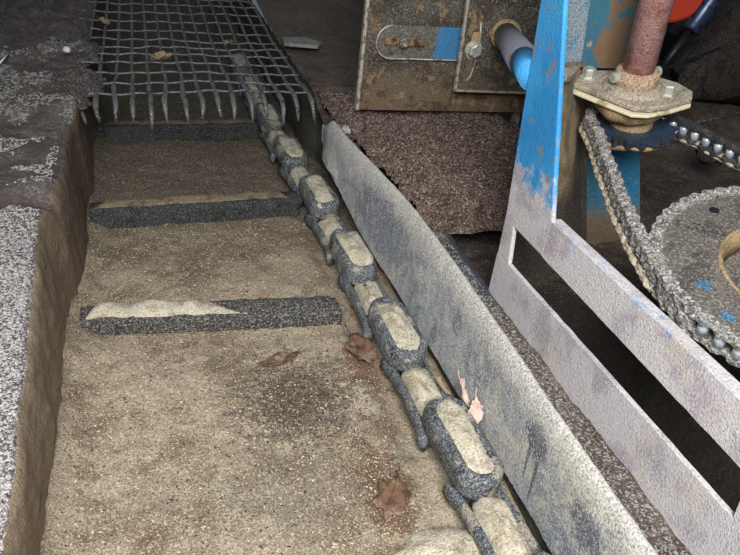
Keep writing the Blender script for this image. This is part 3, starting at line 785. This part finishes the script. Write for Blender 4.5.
pp_ = thing('support_pipe', 'short rusty blue pipe bridging guard panel and blue post', 'pipe', (1.07, 1.94, .55))
A = V((1.085, 1.945, .565)); B = V((.712, 1.135, .672)); mid = A.lerp(B, .74)
MB().tube([A, A.lerp(B, .35), mid], [.038, .037, .036], 18).obj('outer_sleeve', pipe_m, pp_, True)
MB().tube([mid, A.lerp(B, .85), B], .031, 18).obj('inner_pipe', blue_m, pp_, True)
MB().tube([A, A + (B - A) * .03], .048, 18).obj('weld_ring', tan_m, pp_, True)
c = A.lerp(B, .78); MB().prism([c + V((-.02, -.0, -.03)), c + V((.02, 0, -.05)), c + V((.03, 0, -.02)), c + V((-.01, 0, .0))], (0, -.02, 0)).obj('clip', blue_m, pp_, bevel=.002)

# ------------------------------------------------------------------ things in the dark at the top right
rd = thing('red_disc', 'red painted round guard seen behind the rusty shaft', 'machine guard', (1.74, 2.35, .72))
MB().lathe((1.90, 2.25, .77), (-.2, -1, .1), [(0, .20), (.02, .20), (.026, .19), (.026, .05)], 48).obj('disc', red_m, rd)
MB().lathe((1.90, 2.25, .77), (-.2, -1, .1), [(.02, .06), (.05, .055)], 24).obj('hub', black_m, rd)
sk = thing('damper_cylinder', 'dark cylinder with a bluish sheen hanging at the top right', 'cylinder', (2.03, 2.2, .56))
a = V((2.02, 2.2, .55)); b = V((2.22, 2.2, .98)); d_ = (b - a)
MB().lathe(a, d_, [(0, .03), (0, .042), (.01, .046), (.55, .046)], 28).obj('barrel', shock_m, sk, True)
MB().lathe(a, -d_, [(-.01, .018), (.20, .016)], 12).obj('rod', black_m, sk, True)
MB().lathe(a + V((-.05, .03, .0)), d_, [(-.02, .03), (.5, .03)], 16).obj('side_tube', black_m, sk, True)
def rock(nm, c, s_, mat, label, cat, seed, rot=0):
    me = lump(seed, s_[0], s_[1], s_[2], mat, nm); o = bpy.data.objects.new(nm, me); COL.objects.link(o)
    o.location = c; o.rotation_euler = (0, 0, rot); return tag(o, label, cat)
rock('grease_lump', (1.98, 2.05, .395), (.055, .04, .085), rub_m, 'dark grey egg-shaped lump below the hanging cylinder', 'lump', 4)
rock('rubble_block', (2.55, 2.45, .42), (.30, .22, .26), rub_m, 'large block of dark rubble in the top right corner', 'rubble', 6)
rock('rubble_block', (1.75, 2.75, .30), (.35, .22, .12), rub_m, 'low dark rubble behind the rusty shaft', 'rubble', 9)
rock('clod', (1.93, 1.78, .22), (.06, .05, .045), rub_m, 'dark clod of dirt at the right edge beyond the bearing', 'clod', 12)
t = thing('tie_rod', 'thin dusty rod slanting out of the dark beyond the sprocket chain', 'rod', (1.35, 1.6, .35))
MB().tube([(1.30, 1.62, .30), (1.62, 1.60, .40), (1.80, 1.58, .45)], .006, 8).obj('rod', dark_steel, t, True)
t = thing('crate_bar', 'dark steel bar slanting behind the rusty shaft near the red guard', 'bar', (1.6, 1.95, .4))
MB().tube([(1.55, 1.98, .36), (1.75, 2.0, .44), (2.02, 2.02, .53)], .006, 8).obj('bar', black_m, t, True)
t = thing('machine_housing', 'dark machine housing standing in the shade beyond the guard panel', 'machine', (2.2, 3.2, .2))
MB().box((1.5, 3.1, .1), (3.4, 3.6, 1.3)).obj('body', black_m, t, bevel=.02)
MB().box((1.7, 3.06, .5), (2.3, 3.1, 1.0)).obj('door', rub_m, t, bevel=.01)

# ------------------------------------------------------------------ leaves, chips, bits
def leaf(nm, c, L, W, rz, mat, label, lobes=3, curl=.01, tilt=(0, 0), seed=0):
    v = [(0, 0, 0)]; n = 36; top = []
    for i in range(n):
        a = 2 * math.pi * i / n
        r = 1 - .2 * abs(math.sin(a * lobes)) + .30 * nz(math.cos(a), math.sin(a), seed, 2.4)
        top.append((L * r * math.cos(a), W * r * math.sin(a)))
    rings = 4; v = []; f = []
    for j in range(rings + 1):
        for (x, y) in top:
            s_ = j / rings; z = curl * (abs(y * s_ / W) ** 1.5) + curl * .6 * (x * s_ / L) ** 2 + curl * .5 * nz(x * s_, y * s_, seed, 40)
            v.append((x * s_, y * s_, z + .0015))
    for j in range(rings):
        for i in range(n): f.append((j * n + i, j * n + (i + 1) % n, (j + 1) * n + (i + 1) % n, (j + 1) * n + i))
    t = thing(nm, label, 'leaf', c); t.rotation_euler = (tilt[0], tilt[1], rz)
    me = mkobj('blade', (v, f), mat); o = bpy.data.objects.new('blade', me); COL.objects.link(o); o.parent = t
    sd = o.modifiers.new('thickness', 'SOLIDIFY'); sd.thickness = .0008
    mb = MB().tube([(-L * .9, 0, .003), (0, .001, .003 + curl * .1), (L * 1.5, .004, curl * .8 + .002)], .0011, 5)
    me = mkobj('stem', (mb.v, mb.f), mat); o = bpy.data.objects.new('stem', me); COL.objects.link(o); o.parent = t
leaf('brown_leaf', (.235, 1.155, .004), .048, .020, .25, leaf_m, 'flat reddish brown leaf on the trench dust below the nearest flight', 2, .006, seed=1)
leaf('brown_leaf', (.432, 1.16, .006), .062, .034, 1.7, leaf_m, 'long rust brown leaf beside the drag chain', 2, .010, seed=2)
leaf('brown_leaf', (.372, .735, .004), .048, .034, 1.0, leaf_m, 'large wet brown leaf low on the trench floor near the bottom', 3, .004, seed=3)
leaf('pale_leaf', (.572, .905, .075), .034, .014, 1.9, pleaf_m, 'pinkish dry leaf caught between chain and side plate', 1, .012, (.3, -.9), 4)
leaf('pale_leaf', (.574, .845, .075), .034, .018, 1.2, pleaf_m, 'curled pinkish dry leaf just below its twin by the side plate', 2, .014, (.2, -.8), 5)
leaf('pale_leaf', (.545, .955, .055), .028, .007, 2.0, tleaf_m, 'narrow tan leaf sliver standing beside a chain link', 1, .012, (.4, -.4), 6)
leaf('curled_leaf', (.05, 2.52, .305), .055, .020, .5, tleaf_m, 'curled brown leaf lying across the wires of the grate', 2, .02, seed=7)
leaf('curled_leaf', (-.16, 3.0, .31), .05, .02, 2.0, tleaf_m, 'pale crumpled leaf near the left edge of the grate', 2, .02, seed=8)
leaf('curled_leaf', (.31, 2.74, .31), .035, .018, 1.0, tleaf_m, 'small dusty leaf scrap near the right side of the grate', 3, .012, seed=9)
rock('pebble', (-.262, 2.50, .335), (.011, .011, .010), pebble_m, 'small white pebble at the left edge of the grate', 'pebble', 3)
rock('pebble', (-.56, 2.72, .31), (.009, .009, .008), pebble_m, 'tiny white pebble far out on the dark left bank', 'pebble', 5)
o = MB().prism([(.55, 2.83, .285), (.69, 2.80, .285), (.72, 2.87, .285), (.66, 2.95, .285), (.56, 2.93, .285)], (0, 0, .014)).obj('mortar_shard', shard_m, None, loc=(.63, 2.87, .285), bevel=.003)
tag(o, 'flat grey mortar shard lying beside the right edge of the grate', 'shard')
tag(MB().tube([(-.455, 2.38, .318), (-.44, 2.5, .322)], .003, 6).obj('straw', pebble_m, None, True, loc=(-.44, 2.44, .315)), 'short pale straw on the dark left bank', 'straw')

def scatter(nm, cnt, area, zf, size, mat, label, flat=.5, thr=None):
    v = []; f = []
    while cnt > 0:
        x, y = area()
        if thr and nz(x, y, 7, thr[0]) < thr[1]: cnt -= .2; continue
        z = zf(x, y)
        if z is None: continue
        cnt -= 1; s_ = random.uniform(*size); a = random.uniform(0, 6.28); e = random.uniform(.5, 1.5)
        ca, sa = math.cos(a), math.sin(a); n = len(v)
        tl = random.uniform(-.4, .4)
        for (px, py, pz) in ((-1, -.5, 0), (1, -.6, tl), (.8, .6, 0), (-.9, .5, -tl), (0, 0, 1)):
            px *= s_ * e; py *= s_; v.append((x + px * ca - py * sa, y + px * sa + py * ca, z + pz * s_ * flat))
        f += [(n, n + 1, n + 4), (n + 1, n + 2, n + 4), (n + 2, n + 3, n + 4), (n + 3, n, n + 4)]
    return tag(mesh_obj(nm, v, f, mat), label, 'grit', kind='stuff')
from mathutils.bvhtree import BVHTree
def surf(*names):
    trees = []
    for o in names:
        me = o.data; mw = o.matrix_basis
        trees.append(BVHTree.FromPolygons([v.co + o.location for v in me.vertices], [tuple(p.vertices) for p in me.polygons]))
    def zf(x, y):
        best = None
        for t_ in trees:
            h = t_.ray_cast(V((x, y, .6)), V((0, 0, -1)))
            if h[0] is not None and (best is None or h[0].z > best): best = h[0].z
        return best
    return zf
bank_o = bpy.data.objects['wall_left']; fl_o = bpy.data.objects['floor']; gd_o = bpy.data.objects['floor.001']; hp_o = bpy.data.objects['debris_heap']
U = random.uniform
scatter('pale_grit', 11000, lambda: (lambda y: (-.250 + .026 * sm(1.45, .45, y) - abs(random.gauss(0, .12)), y))(U(.3, 1.44)), surf(bank_o), (.0012, .0032), chip_w, 'glittering pale grit covering the near left bank', .5)
scatter('pale_grit', 2600, lambda: (U(-.62, -.24), U(1.55, 1.86)), surf(bank_o), (.0015, .0038), chip_w, 'patch of pale grit on the left bank beyond the rut', .5, (9, .08))
scatter('grey_grit', 7000, lambda: (U(-.75, -.22), U(1.95, 2.7)), surf(bank_o), (.002, .006), shard_m, 'coarse grey grit on the dark left bank beside the grate', .6, (6, .0))
scatter('brown_debris', 5000, lambda: (U(.60, 1.20), U(1.37, 2.3)), surf(hp_o), (.0012, .0035), chip_b, 'brown flakes strewn over the debris heap', .7)
scatter('dark_specks', 1100, lambda: (U(-.2, .45), U(.4, 1.75)), surf(fl_o), (.0012, .0035), chip_d, 'dark specks scattered over the trench dust', .6)
scatter('tan_specks', 3000, lambda: (U(-.2, .45), U(.4, 1.9)), surf(fl_o), (.0010, .0028), chip_t, 'pale crumbs scattered over the trench dust', .6)
scatter('grey_crumbs', 2500, lambda: (U(.636, .695), U(.3, 1.36)), surf(gd_o), (.001, .003), shard_m, 'grey crumbs on the dirt strip between side plate and frame', .6)
scatter('dark_grit', 1500, lambda: (random.gauss(.26, .06), random.gauss(1.02, .06)), surf(fl_o), (.001, .003), chip_d, 'cluster of dark grit in the middle of the trench floor', .6)

# ------------------------------------------------------------------ light
w = bpy.data.worlds.new('world'); S.world = w; w.use_nodes = True
w.node_tree.nodes['Background'].inputs[0].default_value = (.62, .72, .86, 1)
w.node_tree.nodes['Background'].inputs[1].default_value = .16
def area(nm, loc, tgt, size, e, col):
    l = bpy.data.lights.new(nm, 'AREA'); l.shape = 'RECTANGLE'; l.size, l.size_y = size; l.energy = e; l.color = col
    o = bpy.data.objects.new(nm, l); COL.objects.link(o); o.location = loc
    o.rotation_euler = (V(tgt) - V(loc)).to_track_quat('-Z', 'Y').to_euler(); return o
area('doorway_daylight', (-.10, -.50, 1.75), (.3, .9, .2), (.9, .9), 88, (.98, .99, 1.0))
S.view_settings.view_transform = 'Standard'; S.view_settings.look = 'None'; S.view_settings.exposure = 0; S.view_settings.gamma = 1
for o in list(COL.objects):
    if '_o' in o: del o['_o']
